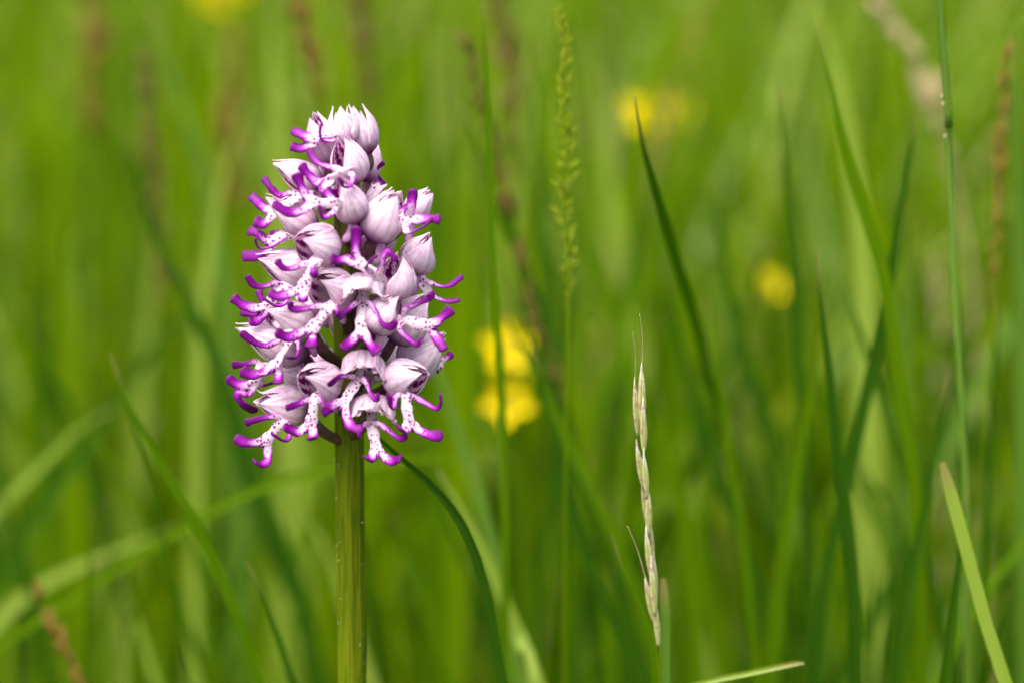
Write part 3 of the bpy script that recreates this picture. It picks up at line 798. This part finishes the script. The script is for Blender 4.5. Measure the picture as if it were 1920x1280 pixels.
TONE = {'fresh': 'yellow green', 'mid': 'mid green', 'dark': 'deep green', 'blue': 'bluish green', 'pale': 'pale green', 'straw': 'straw'}
def soft_label(pts, dp, w, mt):
    mm = w * pscale(-dp) * 1000
    lean = pts[0][0] - pts[-1][0]
    how = 'leaning left' if lean < -90 else 'leaning right' if lean > 90 else 'standing upright'
    size = 'broad' if mm > 5.2 else 'narrow' if mm > 2.6 else 'very thin'
    far = 'far behind' if dp > 430 else 'behind'
    lab = f'blurred {size} {TONE[mt]} blade {how} {far} the orchid'
    return lab, lab.replace('blurred ', '').replace(' blade ', ' blades ')
def hand_blades():
    b = blade
    b([(1190, 183, -30), (1205, 270, -36), (1250, 430, -52), (1300, 590, -80), (1345, 760, -120), (1420, 960, -170), (1500, 1180, -220), (1540, 1300, -240)], 35, 21, 'dark', 'slender green blade whose pointed tip crosses a yellow buttercup')
    b([(1528, 30), (1560, 170), (1600, 330), (1650, 490), (1672, 600), (1690, 760), (1715, 920), (1730, 1300)], 62, 26, 'mid', 'tall blade leaning left and crossing an opposite leaning blade in a long X')
    b([(1533, 470), (1540, 570), (1558, 720), (1572, 860), (1590, 1000), (1600, 1120), (1605, 1300)], 38, 30, 'dark', 'stout deep green blade with a thin dark upright tip', yaw=.3)
    b([(1725, 190), (1690, 380), (1660, 580), (1620, 760), (1590, 900), (1545, 1100), (1530, 1300)], 70, 24, 'dark', 'dark blade leaning right that makes the other stroke of the long X')
    b([(1766, 866), (1785, 930), (1820, 1060), (1850, 1170), (1892, 1300)], 7, 25, 'pale', 'sharp pale green blade with a blunt rounded tip leaning left', cut=True, fold=.12)
    b([(1814, 910), (1806, 980), (1795, 1080), (1770, 1300)], 16, 27, 'dark', 'dark green blade with brown tip just behind the blunt pale blade', fold=.4)
    b([(204, 658), (235, 740), (290, 850), (350, 950), (400, 1050), (450, 1170), (495, 1300)], 50, 23, 'mid', 'single long fine tipped blade leaning away from the orchid stem')
    b([(460, 1050), (490, 1110), (520, 1190), (555, 1300)], 36, 18, 'dark', 'short dark blade between the orchid stem and the long fine tipped blade')
    b([(640, 792), (690, 806), (745, 853), (800, 900), (850, 957), (880, 1012), (910, 1100), (948, 1300)], 9, 18, 'dark', 'dark thin blade arching out from under the orchid flowers', fold=.5)
    b([(820, 880), (872, 965), (930, 1090), (985, 1220), (1010, 1300)], 75, 62, 'pale', 'broad pale blurred blade just behind the thin arching blade', fold=.1)
    b([(960, 854), (800, 858), (650, 874), (560, 892), (450, 930), (350, 985), (150, 1110), (-60, 1260), (-120, 1400)], 120, 17, 'mid', 'thin pale blade bending level behind the orchid stem')
    b([(335, 988), (200, 1040), (80, 1095), (-20, 1180), (-120, 1330)], 200, 40, 'pale', 'broad pale blurred blade drooping almost level beside the low brown seed head', fold=.08)
    b([(1146, 998), (1165, 1060), (1190, 1110), (1215, 1170), (1232, 1300)], 14, 15, 'mid', 'small curved blade leaning into the pale oat like seed head', fold=.3)
    b([(1243, 1083), (1247, 1150), (1248, 1300)], 6, 19, 'blue', 'short blunt bluish blade against the pale oat like seed head', cut=True)
    b([(1778, 700), (1760, 800), (1740, 930), (1700, 1130), (1680, 1300)], 55, 23, 'dark', 'fine tipped dark blade leaning right beside the tall bluish stalk')
    b([(858, 185), (930, 370), (1000, 560), (1060, 800), (1110, 950), (1180, 1180), (1220, 1300)], 130, 34, 'dark', 'long dark blurred blade running behind the green seed head')
    b([(905, -20), (915, 200), (925, 450), (935, 650), (942, 800), (950, 1300)], 62, 15, 'mid', 'upright thin blade standing in front of the pair of buttercups')
    b([(1000, 635), (1012, 720), (1045, 840), (1062, 900), (1100, 1040), (1160, 1190), (1190, 1300)], 70, 19, 'dark', 'curving dark blade starting beside the pair of buttercups')
    b([(215, 765), (150, 800), (60, 890), (-20, 970), (-140, 1150), (-190, 1350)], 200, 34, 'pale', 'pale blurred leaf end bending down just above the broad drooping blade', fold=.1)
    # broken stalk end
    o = b([(1508, 1243), (1490, 1243), (1400, 1262), (1300, 1284), (1200, 1330), (1150, 1420)], 4, 11, 'pale', 'broken pale green stalk end lying almost level near the oat like seed head', cut=True, fold=.5)
    soft = [
        ([(1080, 330), (1120, 520), (1200, 740), (1290, 980), (1330, 1130), (1370, 1300)], 210, 44, 'mid'),
        ([(1105, 60), (1125, 200), (1150, 400), (1190, 620), (1230, 900), (1240, 1300)], 330, 75, 'pale'),
        ([(1290, 820), (1315, 1000), (1335, 1300)], 260, 55, 'pale'),
        ([(1462, 150), (1470, 300), (1490, 500), (1500, 700), (1512, 900), (1520, 1300)], 110, 23, 'dark'),
        ([(1335, 320), (1360, 500), (1400, 680), (1450, 860), (1480, 1300)], 170, 24, 'dark'),
        ([(228, 235), (270, 380), (310, 480), (370, 600), (430, 740), (480, 900), (560, 1100), (600, 1300)], 160, 26, 'dark'),
        ([(505, -40), (512, 100), (520, 300), (535, 600), (545, 900), (550, 1300)], 330, 80, 'pale'),
        ([(400, 530), (300, 640), (200, 780), (100, 920), (0, 1080)], 220, 45, 'dark'),
        ([(225, 1080), (255, 1160), (300, 1300)], 150, 38, 'pale'),
        ([(735, 960), (790, 1100), (850, 1300)], 150, 34, 'mid'),
        ([(1900, 60), (1908, 300), (1915, 700), (1920, 1300)], 120, 30, 'blue'),
        ([(1515, -40), (1560, 100), (1600, 320), (1620, 600), (1630, 1300)], 230, 60, 'pale'),
        ([(560, 940), (620, 1050), (700, 1300)], 180, 34, 'pale'),
        ([(280, 20), (330, 160), (380, 330), (420, 560), (440, 900), (450, 1300)], 260, 40, 'blue'),
        ([(470, 180), (420, 320), (390, 480), (370, 700), (360, 1300)], 240, 26, 'pale'),
        ([(1410, 620), (1440, 800), (1530, 1000), (1600, 1300)], 200, 40, 'mid'),
        ([(1600, 860), (1690, 1000), (1640, 1150), (1560, 1300)], 150, 50, 'dark'),
        ([(1880, 900), (1830, 1050), (1780, 1180), (1740, 1300)], 160, 34, 'blue'),
        ([(1240, 480), (1290, 700), (1340, 860), (1420, 1100), (1460, 1300)], 150, 28, 'dark'),
        ([(1040, 900), (1060, 1050), (1100, 1300)], 230, 60, 'pale'),
        ([(360, 560), (420, 760), (470, 930), (560, 1130), (600, 1300)], 200, 36, 'dark'),
        ([(790, 30), (800, 250), (810, 600), (820, 1300)], 300, 50, 'mid'),
        ([(880, 120), (840, 350), (820, 700), (810, 1300)], 350, 60, 'dark'),
        ([(1000, 80), (1010, 300), (1030, 600), (1060, 1000), (1080, 1300)], 220, 40, 'dark'),
        ([(1250, 250), (1265, 500), (1275, 800), (1280, 1300)], 300, 40, 'mid'),
        ([(100, 120), (110, 400), (130, 800), (140, 1300)], 380, 70, 'fresh'),
        ([(40, 560), (60, 800), (80, 1100), (90, 1300)], 260, 60, 'mid'),
        ([(1700, 420), (1690, 700), (1680, 1000), (1670, 1300)], 260, 50, 'blue'),
        ([(1850, 500), (1840, 800), (1830, 1300)], 280, 50, 'fresh'),
    ]
    for pts, dp, w, mt in soft:
        b(pts, dp, w, mt, *soft_label(pts, dp, w, mt))
    # finer half-sharp blades crossing at many angles, thickest on the right and at the lower left
    for i in range(85):
        dp = rng.uniform(80, 280)
        x0 = rng.uniform(1080, 2000) if i % 5 < 3 else rng.uniform(-100, 620) if i % 5 == 3 else rng.uniform(680, 1150)
        top = rng.uniform(420, 1120) if i % 5 != 3 else rng.uniform(640, 1150)
        ln = rng.normal(0, 150) * (1300 - top) / 600
        w = rng.uniform(1.3, 3.2) / (pscale(-dp) * 1000)
        mt = rng.choice(['fresh', 'mid', 'dark', 'blue', 'pale', 'straw'], p=[.27, .33, .32, .08, .0, .0])
        if mt == 'fresh' and dp < 230: mt = 'mid'
        if dp < 300 and 860 < x0 + ln * .6 < 1040: continue
        pts = [(x0 + ln, top), (x0 + ln * .6, top + (1300 - top) * .33), (x0 + ln * .24, top + (1300 - top) * .66), (x0, 1300)]
        b(pts, dp, w, mt, *soft_label(pts, dp, w, mt), twist=rng.normal(0, .8), yaw=rng.normal(0, .6))
    for i in range(70):
        dp = rng.uniform(150, 420)
        x0 = rng.uniform(950, 2050) if i % 4 < 3 else rng.uniform(-100, 620)
        top = rng.uniform(150, 950)
        mt = rng.choice(['fresh', 'mid', 'dark', 'blue', 'pale'], p=[.28, .20, .27, .12, .13])
        if mt in ('fresh', 'pale'): dp += 160
        ln = rng.choice([-1, 1]) * rng.uniform(120, 420) * (1300 - top) / 800
        w = rng.uniform(1.8, 4.6) / (pscale(-dp) * 1000)
        pts = [(x0 + ln, top), (x0 + ln * .6, top + (1300 - top) * .33), (x0 + ln * .24, top + (1300 - top) * .66), (x0, 1300)]
        b(pts, dp, w, mt, *soft_label(pts, dp, w, mt), twist=rng.normal(0, .8), yaw=rng.normal(0, .6))
    # more blades of the same stand, between the placed ones and the mass of the meadow
    for i in range(80):
        dp = rng.uniform(240, 620)
        x0 = rng.uniform(-150, 2070)
        top = rng.uniform(-50, 900)
        ln = rng.normal(0, 110)
        w = rng.uniform(3.0, 6.5) / (pscale(-dp) * 1000)
        mt = rng.choice(['fresh', 'mid', 'dark', 'blue', 'pale', 'fresh'], p=[.25, .2, .17, .13, .1, .15])
        pts = [(x0 + ln, top), (x0 + ln * .62, top + (1300 - top) * .3), (x0 + ln * .25, top + (1300 - top) * .65), (x0, 1300)]
        b(pts, dp, w, mt, *soft_label(pts, dp, w, mt), twist=rng.normal(0, .8), yaw=rng.normal(0, .7))
hand_blades()

# ------------------------------------------------------------------ grass seed heads
def spikelet_mesh(name, mat, slim=0.30):
    slim = 0.24 if 'green' in name else slim
    """pointed husk, length 1 along z, split into two overlapping scales"""
    v, f = [], []
    m = 8
    ac = Acc()
    for k, off in enumerate((-0.10, 0.10)):
        zs = np.array([0, .1, .28, .5, .72, .88, 1.0]) * (1 - 0.08 * k)
        rs = np.array([.25, .7, 1.0, .92, .62, .3, .04]) * slim * 0.5
        c = np.stack([off * slim * np.sin(np.pi * zs * .9) * 1.5, np.zeros(7), zs], 1)
        vv, ff = tube(c, rs * 0.75, rs, np.array([1., 0, 0]), m)
        ac.add(vv, ff)
    me = bpy.data.meshes.new(name)
    me.from_pydata(ac.verts().tolist(), [], ac.f)
    me.materials.append(mat)
    me.polygons.foreach_set('use_smooth', np.ones(len(me.polygons), bool))
    me.update()
    return me

def orient(o, p, d, length, roll, width=1.0):
    z = nrm(d)
    x = nrm(np.cross([math.cos(roll), math.sin(roll), 0.3], z))
    y = np.cross(z, x)
    o.matrix_local = Matrix(((x[0] * length * width, y[0] * length * width, z[0] * length, p[0]),
                             (x[1] * length * width, y[1] * length * width, z[1] * length, p[1]),
                             (x[2] * length * width, y[2] * length * width, z[2] * length, p[2]), (0, 0, 0, 1)))

def stalk_obj(parent, c, r0, r1, mat, loc, name='stalk'):
    r = np.linspace(r0, r1, len(c))
    v, f = tube(c, r, r, np.array([0., 1, 0]), 8)
    u = np.linspace(1, 0, len(c)).repeat(8)
    pig = np.stack([u * 0.9, np.zeros(len(v)), np.full(len(v), rng.random())], 1)
    return mesh_obj(name, v - loc, f, M[mat], parent, {'pig': pig, 'pos': v * 1000})

def seed_head(px_pts, depth, n, y0, y1, slen, swid, stalk_mat, mesh, label, spread=0.5, stalk_w=7, env_pts=None):
    """px_pts from the tip down; spikelets sit between photograph heights y0 and y1"""
    pts = to_ground([P(x, y, -depth) for x, y in px_pts])
    c = crom(pts, 0.003)
    loc = c[-1]
    root = empty('grass_seed_head', loc)
    tag(root, label, 'seed head')
    k = pscale(-depth)
    stalk_obj(root, c, stalk_w * k * 0.25, stalk_w * k * 0.6, stalk_mat, loc)
    za, zb = P(px_pts[0][0], y0, -depth)[2], P(px_pts[0][0], y1, -depth)[2]
    sel = [i for i in range(1, len(c) - 1) if zb <= c[i][2] <= za]
    for q in range(n):
        fr = (q + rng.uniform(-2.5, 2.5)) / n
        fr = min(max(fr, 0), 0.999)
        zq = za + (zb - za) * min(max(fr, 0.002), .998)
        i = min(max(int(np.searchsorted(-c[:, 2], -zq)), 1), len(c) - 2)
        ft = (c[i - 1][2] - zq) / max(1e-9, c[i - 1][2] - c[i][2])
        ci = c[i - 1] + (c[i] - c[i - 1]) * min(max(ft, 0), 1)
        up = nrm(c[i - 1] - c[i + 1])
        a = q * 2.4 + rng.uniform(-1.2, 1.2)
        sd = np.array([math.cos(a), math.sin(a) * 0.8, 0.0])
        env = math.sin(math.pi * min(1, 0.12 + fr * 0.9)) ** 0.5
        wide = 1.0 if env_pts is None else float(np.interp(fr, *env_pts))
        d = up + sd * spread * rng.uniform(.4, 1.2) * (0.6 + .4 * wide)
        o = bpy.data.objects.new('spikelet', mesh)
        C.objects.link(o); o.parent = root
        ln = slen * k * rng.uniform(.6, 1.35) * (0.55 + 0.45 * env)
        orient(o, ci - loc + sd * stalk_w * k * (0.3 + (0.9 * rng.random() if env_pts else 0) + 0.9 * (wide - 1) * rng.random()) + up * stalk_w * k * .8 * (wide - 1), d, ln, rng.uniform(0, 6.28), swid)
    return root, c, loc, k

SP = {n: spikelet_mesh('spikelet_' + n, M[n]) for n in ('brown', 'russet', 'seedgreen', 'seedpink')}

def seed_heads():
    seed_head([(1046, 12), (1060, 80), (1058, 180), (1064, 300), (1056, 390), (1066, 500), (1063, 640), (1060, 900), (1058, 1300)], 48, 150, 16, 580, 19, 1.15, 'fresh', SP['seedgreen'],
              'tall slim green grass seed head with tiny packed spikelets', .75, 6, env_pts=([0, .3, .5, .58, .7, .78, .84, .9, 1], [.7, 1, 1, 2.4, 2.2, 1.0, 2.2, 1.2, .6]))
    seed_head([(868, 70), (920, 240), (950, 380), (985, 520), (1020, 640), (1055, 740), (1120, 960), (1180, 1300)], 130, 60, 80, 760, 42, 1.0, 'mid', SP['brown'],
              'blurred brown seed head leaning across behind the green seed head', .35, 10)
    seed_head([(553, -30), (575, 80), (598, 160), (606, 300), (620, 700), (630, 1300)], 190, 24, -30, 200, 45, 1.1, 'fresh', SP['russet'],
              'russet seed head rising just above the top of the orchid', .4, 11)
    seed_head([(273, 130), (285, 300), (298, 450), (303, 570), (310, 900), (320, 1300)], 240, 40, 130, 600, 44, 1.1, 'mid', SP['brown'],
              'narrowest dark brown upright seed head beside the orchid', .22, 14)
    seed_head([(1884, 110), (1876, 300), (1866, 450), (1855, 580), (1850, 900), (1845, 1300)], 110, 36, 110, 600, 44, .9, 'fresh', SP['russet'],
              'reddish brown seed head beside the tall bluish stalk', .2, 9)
    seed_head([(75, 1125), (108, 1195), (150, 1290), (170, 1400)], 80, 26, 1125, 1400, 46, 1.0, 'mid', SP['russet'],
              'short low brown seed head below the broad drooping blade', .25, 9)
    seed_head([(1625, -40), (1690, 70), (1745, 180), (1790, 350), (1830, 620), (1850, 1300)], 260, 24, -40, 330, 55, 1.2, 'straw', SP['seedpink'],
              'pinkish straw coloured seed head bending over behind the tall bluish stalk', .45, 14)
    seed_head([(170, -40), (175, 100), (172, 260), (178, 600), (180, 1300)], 380, 22, -40, 300, 60, 1.2, 'mid', SP['russet'],
              'faint brown upright seed head farthest from the orchid', .3, 16)
    seed_head([(676, -30), (680, 80), (688, 190), (700, 700), (705, 1300)], 300, 20, -30, 200, 55, 1.2, 'mid', SP['brown'],
              'short dark seed head behind the orchid tip', .3, 14)
    seed_head([(440, 90), (433, 250), (436, 400), (440, 800), (445, 1300)], 380, 26, 90, 420, 60, 1.2, 'mid', SP['russet'],
              'faint brownish seed head between the narrow dark one and the orchid', .3, 14)
    seed_head([(940, -40), (945, 60), (960, 200), (990, 500), (1000, 1300)], 260, 26, -40, 330, 55, 1.1, 'mid', SP['brown'],
              'brownish purple seed head above the leaning brown one', .35, 12)
    seed_head([(1752, 520), (1760, 640), (1770, 800), (1780, 1300)], 330, 8, 520, 800, 45, 1.2, 'straw', SP['seedpink'],
              'short fawn seed head lower down than the bending pinkish one', .4, 12)
seed_heads()

def oat_head():
    """the sharp pale seed head with long husks and awns"""
    pts = to_ground([P(x, y, 2) for x, y in [(1204, 760), (1203, 830), (1212, 920), (1217, 1030), (1225, 1150), (1240, 1300)]])
    c = crom(pts, 0.002)
    loc = c[-1]
    root = empty('grass_seed_head', loc)
    tag(root, 'sharp pale oat like seed head with silvery husks and fine awns', 'seed head')
    k = pscale(2)
    stalk_obj(root, c, 2.0 * k, 4.5 * k, 'fresh', loc)
    m, nt = new_mat('oat_husk'); q = NT(nt)
    vec, u, v, rnd = q.attr('pig')
    pos = q.attr('pos')[0]
    n1, _ = q.noise(pos, 0.8, 3)
    stripe = q.math('POWER', q.math('ADD', q.math('MULTIPLY', q.math('SINE', q.math('MULTIPLY', v, 26.0)), .5), .5), 2.0)
    col = q.mix(stripe, (0.62, 0.58, 0.30), (0.30, 0.38, 0.05))
    col = q.mix(q.smooth(u, 0.55, 0.98), col, (0.86, 0.80, 0.70))
    col = q.mix(q.math('MULTIPLY', q.smooth(n1, 0.50, 0.64), 0.6), col, (0.38, 0.19, 0.17))
    q.leafy(col, 0.3, 0.35, 0.5)
    awn_m = mat_simple('oat_awn', (0.30, 0.22, 0.12), (0.42, 0.33, 0.2), 0.4, 0.1)
    items = [((1203, 800), (1204, 674), 9, 3, (1199, 588)), ((1196, 818), (1190, 706), 8, 2, (1186, 622)), ((1207, 850), (1206, 742), 8, 4, None),
             ((1207, 918), (1193, 822), 8, 2, None), ((1213, 935), (1207, 838), 7, 4, None), ((1216, 1005), (1216, 905), 8, 3, None), ((1213, 985), (1203, 890), 6, 1, None),
             ((1221, 1085), (1211, 985), 8, 3, None), ((1222, 1060), (1219, 965), 7, 1, None), ((1228, 1155), (1221, 1040), 8, 4, None),
             ((1228, 1170), (1209, 1076), 9, 3, (1176, 985)), ((1230, 1130), (1226, 1030), 6, 2, None), ((1235, 1215), (1226, 1105), 7, 3, None)]
    for (bx, by), (tx, ty), w, f, awn in items:
        A, T = P(bx, by, f), P(tx, ty, f + 1)
        ac, pg = Acc(), []
        for j, off in enumerate((-.32, .34)):
            n = 12
            t = np.linspace(0, 1, n)
            side = np.array([1., 0, 0])
            cc = A + (T - A) * (t * (1 - .12 * j))[:, None] + side * (off * w * k * np.sin(np.pi * np.minimum(1, t * 1.02)) * .8)[:, None]
            r = w * k * .66 * np.interp(t, [0, .12, .35, .6, .85, 1], [.3, .75, 1, .85, .42, .06])
            vv, ff = tube(cc, r, r * .8, side, 14)
            ac.add(vv, ff)
            for i in range(n):
                for a in range(14): pg.append((t[i], a / 14, j))
        v = ac.verts()
        s = mesh_obj('spikelet', v - loc, ac.f, m, root, {'pig': pg, 'pos': v * 1000})
        if awn:
            E = P(awn[0], awn[1], f + 2)
            cc = crom(np.array([T - (T - A) * .15, T * .5 + E * .5 + np.array([.0003, 0, 0]), E]), 0.001)
            r = np.linspace(1.3 * k, .5 * k, len(cc))
            vv, ff = tube(cc, r, r, np.array([0., 1, 0]), 6)
            mesh_obj('awn', vv - loc, ff, awn_m, s, {'pos': vv * 1000})
oat_head()

def tall_stalk():
    """bluish flowering stalk with its leaf sheath on the right"""
    pts = to_ground([P(x, y, -40) for x, y in [(1757, -40), (1764, 60), (1774, 200), (1784, 400), (1792, 560), (1803, 760), (1811, 930), (1815, 1300)]])
    c = crom(pts, 0.004)
    loc = c[-1]
    root = empty('grass_stalk', loc)
    tag(root, 'tall smooth bluish green grass stalk with a leaf sheath', 'grass stalk')
    k = pscale(-40)
    stalk_obj(root, c, 6.0 * k, 7.5 * k, 'blue', loc)
    s = crom(np.array([P(x, y, -38) for x, y in [(1762, -60), (1766, 40), (1772, 130), (1779, 240)]]), 0.003)
    r = np.linspace(4, 7.6, len(s)) * k
    v, f = tube(s, r, r, np.array([0., 1, 0]), 10)
    mesh_obj('leaf_sheath', v - loc, f, M['blue'], root, {'pig': np.stack([np.full(len(v), .4), np.zeros(len(v)), np.full(len(v), .7)], 1), 'pos': v * 1000})
    for (x, y) in [(1768, 196), (1772, 256), (1766, 182)]:
        p = P(x, y, -31)
        a = np.linspace(0, 2 * np.pi, 8, endpoint=False)
        cc = np.array([p + np.array([0, 0, z]) * .0005 for z in (-1, -.5, .3, 1)])
        v, f = tube(cc, np.array([.0001, .0002, .0002, .0001]), np.array([.0001, .0002, .0002, .0001]), np.array([1., 0, 0]), 8)
        mesh_obj('seed_speck', v - loc, f, M['oat_speck'], root, {'pos': v * 1000})
    # leaf that leaves the sheath
    v, f, pig = blade_mesh(crom(np.array([P(x, y, -40) for x, y in [(1785, -80), (1778, -10), (1771, 60), (1768, 140)]]), .004), 8 * k, nrm([.2, -1, .1]), .3)
    mesh_obj('leaf_blade', v - loc, f, M['fresh'], root, {'pig': pig, 'pos': v * 1000})
tall_stalk()

# ------------------------------------------------------------------ buttercups
def buttercup(px, py, depth, diam, label, tilt=(0, -.75, .65), roll=0.0, cup=.35, stem_dx=10):
    ctr = P(px, py, -depth)
    z = nrm(tilt)
    x = nrm(np.cross([0, 0, 1], z)); y = np.cross(z, x)
    R = diam / 2000.0
    sp_ = to_ground([ctr - z * .003, ctr - z * .012 + np.array([0, .004, -.012]), P(px + stem_dx, py + 260, -depth - 6)])
    c = crom(sp_, .008)
    loc = c[-1]
    root = empty('buttercup', loc)
    tag(root, label, 'buttercup', 'yellow buttercups in the meadow')
    stalk_obj(root, c, .0007, .0010, 'mid', loc)
    for j in range(5):
        a0 = roll + j * 2 * math.pi / 5
        nu, nv = 8, 7
        v, f = [], []
        for i in range(nu):
            u = i / (nu - 1)
            hw = 0.62 * math.sin(math.pi * min(1, .08 + u * .80)) ** .8
            for q in range(nv):
                s = -1 + 2 * q / (nv - 1)
                rr = R * (0.06 + .94 * u * (1 - .10 * s * s))
                aa = a0 + s * hw * (0.9 if u > .1 else .6) / max(.5, u + .35)
                h = R * cup * u ** 1.6 + R * .06 * s * s + (j % 2) * R * .02
                v.append(ctr + (math.cos(aa) * x + math.sin(aa) * y) * rr + z * h)
        for i in range(nu - 1):
            for q in range(nv - 1):
                f.append((i * nv + q, i * nv + q + 1, (i + 1) * nv + q + 1, (i + 1) * nv + q))
        v = np.array(v)
        o = mesh_obj('petal', v - loc, f, M['petal'], root, {'pos': v * 1000})
    ac = Acc()
    for i in range(40):
        r = R * .30 * math.sqrt(i / 40); a = i * 2.4
        b0 = ctr + (math.cos(a) * x + math.sin(a) * y) * r * .7
        e = ctr + (math.cos(a) * x + math.sin(a) * y) * r * 1.15 + z * R * (.42 - .12 * i / 40)
        cc = np.array([b0, (b0 + e) / 2, e - (e - b0) * .15, e])
        vv, ff = tube(cc, np.array([.0001, .0001, .0003, .0002]), np.array([.0001, .0001, .0003, .0002]), x, 6)
        ac.add(vv, ff)
    v = ac.verts()
    mesh_obj('stamen_tuft', v - loc, ac.f, M['stamen'], root, {'pos': v * 1000})

buttercup(948, 655, 250, 15.5, 'upper bright buttercup of the pair one above the other beside the orchid', (.1, -.85, .5), .3)
buttercup(953, 752, 250, 15.5, 'lower bright buttercup of the pair one above the other beside the orchid', (-.1, -.9, .4), .9, stem_dx=25)
buttercup(1212, 216, 430, 19, 'buttercup crossed by the pointed blade tip', (.05, -.8, .6), .1)
buttercup(1264, 216, 640, 18, 'faint buttercup just beside the one crossed by the blade tip', (.3, -.75, .6), .5)
buttercup(1440, 540, 430, 15, 'dim single buttercup behind the long crossing green blades', (.1, -.7, .7), .6, stem_dx=-10)
buttercup(412, -8, 900, 30, 'faint buttercup farthest back near the brownish seed heads', (0, -.7, .7), .2)
buttercup(1893, 742, 620, 9, 'small half hidden yellow buttercup beside the reddish seed head', (.4, -.7, .5), .2)

# ------------------------------------------------------------------ the mass of the meadow
def meadow(name, n, xr, yr, h, w, mats, label, seed, camclear=False, weights=None):
    r = np.random.default_rng(seed)
    seg = 6
    y = yr[0] + (yr[1] - yr[0]) * r.random(n) ** 1.0
    half = xr[0] + (xr[1] - xr[0]) * (y - yr[0]) / (yr[1] - yr[0])
    x = (r.random(n) * 2 - 1) * half + CAM[0]
    H = h[0] + (h[1] - h[0]) * r.random(n) ** 0.9
    if camclear:
        H = np.minimum(H, 0.17)
    W = w[0] + (w[1] - w[0]) * r.random(n)
    a = r.uniform(0, 2 * np.pi, n)          # bend direction
    bend = np.abs(r.normal(0.22, 0.22, n)) * H
    yaw = r.uniform(0, np.pi, n)
    t = np.linspace(0, 1, seg)
    zz = np.where(y > 6, (y - 6) * 0.05, 0)
    cx = x[:, None] + np.cos(a)[:, None] * bend[:, None] * t[None] ** 2.1
    cy = y[:, None] + np.sin(a)[:, None] * bend[:, None] * t[None] ** 2.1
    cz = zz[:, None] + H[:, None] * (t - 0.10 * np.minimum(1, bend / H)[:, None] * t ** 3) - 0.01
    ww = W[:, None] * np.array([.75, 1, 1, .85, .5, .04])[None] * .5
    sx, sy = np.cos(yaw)[:, None] * ww, np.sin(yaw)[:, None] * ww
    v = np.empty((n, seg, 2, 3), np.float32)
    v[:, :, 0, 0], v[:, :, 0, 1], v[:, :, 0, 2] = cx - sx, cy - sy, cz
    v[:, :, 1, 0], v[:, :, 1, 1], v[:, :, 1, 2] = cx + sx, cy + sy, cz
    v = v.reshape(-1, 3)
    base = (np.arange(n) * seg * 2)[:, None, None]
    k = np.arange(seg - 1)[None, :, None] * 2
    q = np.array([0, 1, 3, 2])[None, None, :]
    f = (base + k + q).reshape(-1, 4)
    me = bpy.data.meshes.new(name)
    me.vertices.add(len(v)); me.vertices.foreach_set('co', v.ravel())
    me.loops.add(f.size); me.loops.foreach_set('vertex_index', f.ravel().astype(np.int32))
    me.polygons.add(len(f)); me.polygons.foreach_set('loop_start', np.arange(0, f.size, 4, dtype=np.int32))
    me.polygons.foreach_set('loop_total', np.full(len(f), 4, np.int32))
    for m in mats: me.materials.append(M[m])
    mi = r.choice(len(mats), n, p=weights).repeat(seg - 1)
    me.polygons.foreach_set('material_index', mi.astype(np.int32))
    me.polygons.foreach_set('use_smooth', np.ones(len(f), bool))
    pig = np.empty((n, seg, 2, 3), np.float32)
    pig[..., 0] = t[None, :, None]; pig[..., 1] = np.array([-1, 1])[None, None, :]; pig[..., 2] = r.random(n)[:, None, None]
    at = me.attributes.new('pig', 'FLOAT_VECTOR', 'POINT'); at.data.foreach_set('vector', pig.ravel())
    at = me.attributes.new('pos', 'FLOAT_VECTOR', 'POINT'); at.data.foreach_set('vector', (v * 1000).ravel())
    me.update(); me.validate()
    o = bpy.data.objects.new(name, me); C.objects.link(o)
    return tag(o, label, 'grass', kind='stuff')

meadow('meadow_grass', 20000, (0.8, 1.6), (0.40, 2.6), (0.16, 0.40), (0.003, 0.0075), ['fresh', 'mid', 'dark', 'blue', 'pale', 'straw'],
       'thick blurred green meadow grass filling the background', 3, weights=[.46, .24, .08, .10, .09, .03])
meadow('distant_grass', 26000, (1.6, 4.5), (2.6, 9.0), (0.22, 0.48), (0.006, 0.014), ['fresh', 'mid', 'dark', 'blue', 'pale', 'straw'],
       'far meadow grass in soft yellow green streaks', 4, weights=[.55, .20, .07, .07, .08, .03])
meadow('low_grass', 7000, (0.6, 0.8), (-0.45, 0.45), (0.05, 0.19), (0.002, 0.005), ['fresh', 'mid', 'dark', 'blue'],
       'short grass round the foot of the orchid', 5, camclear=True, weights=[.4, .3, .2, .1])
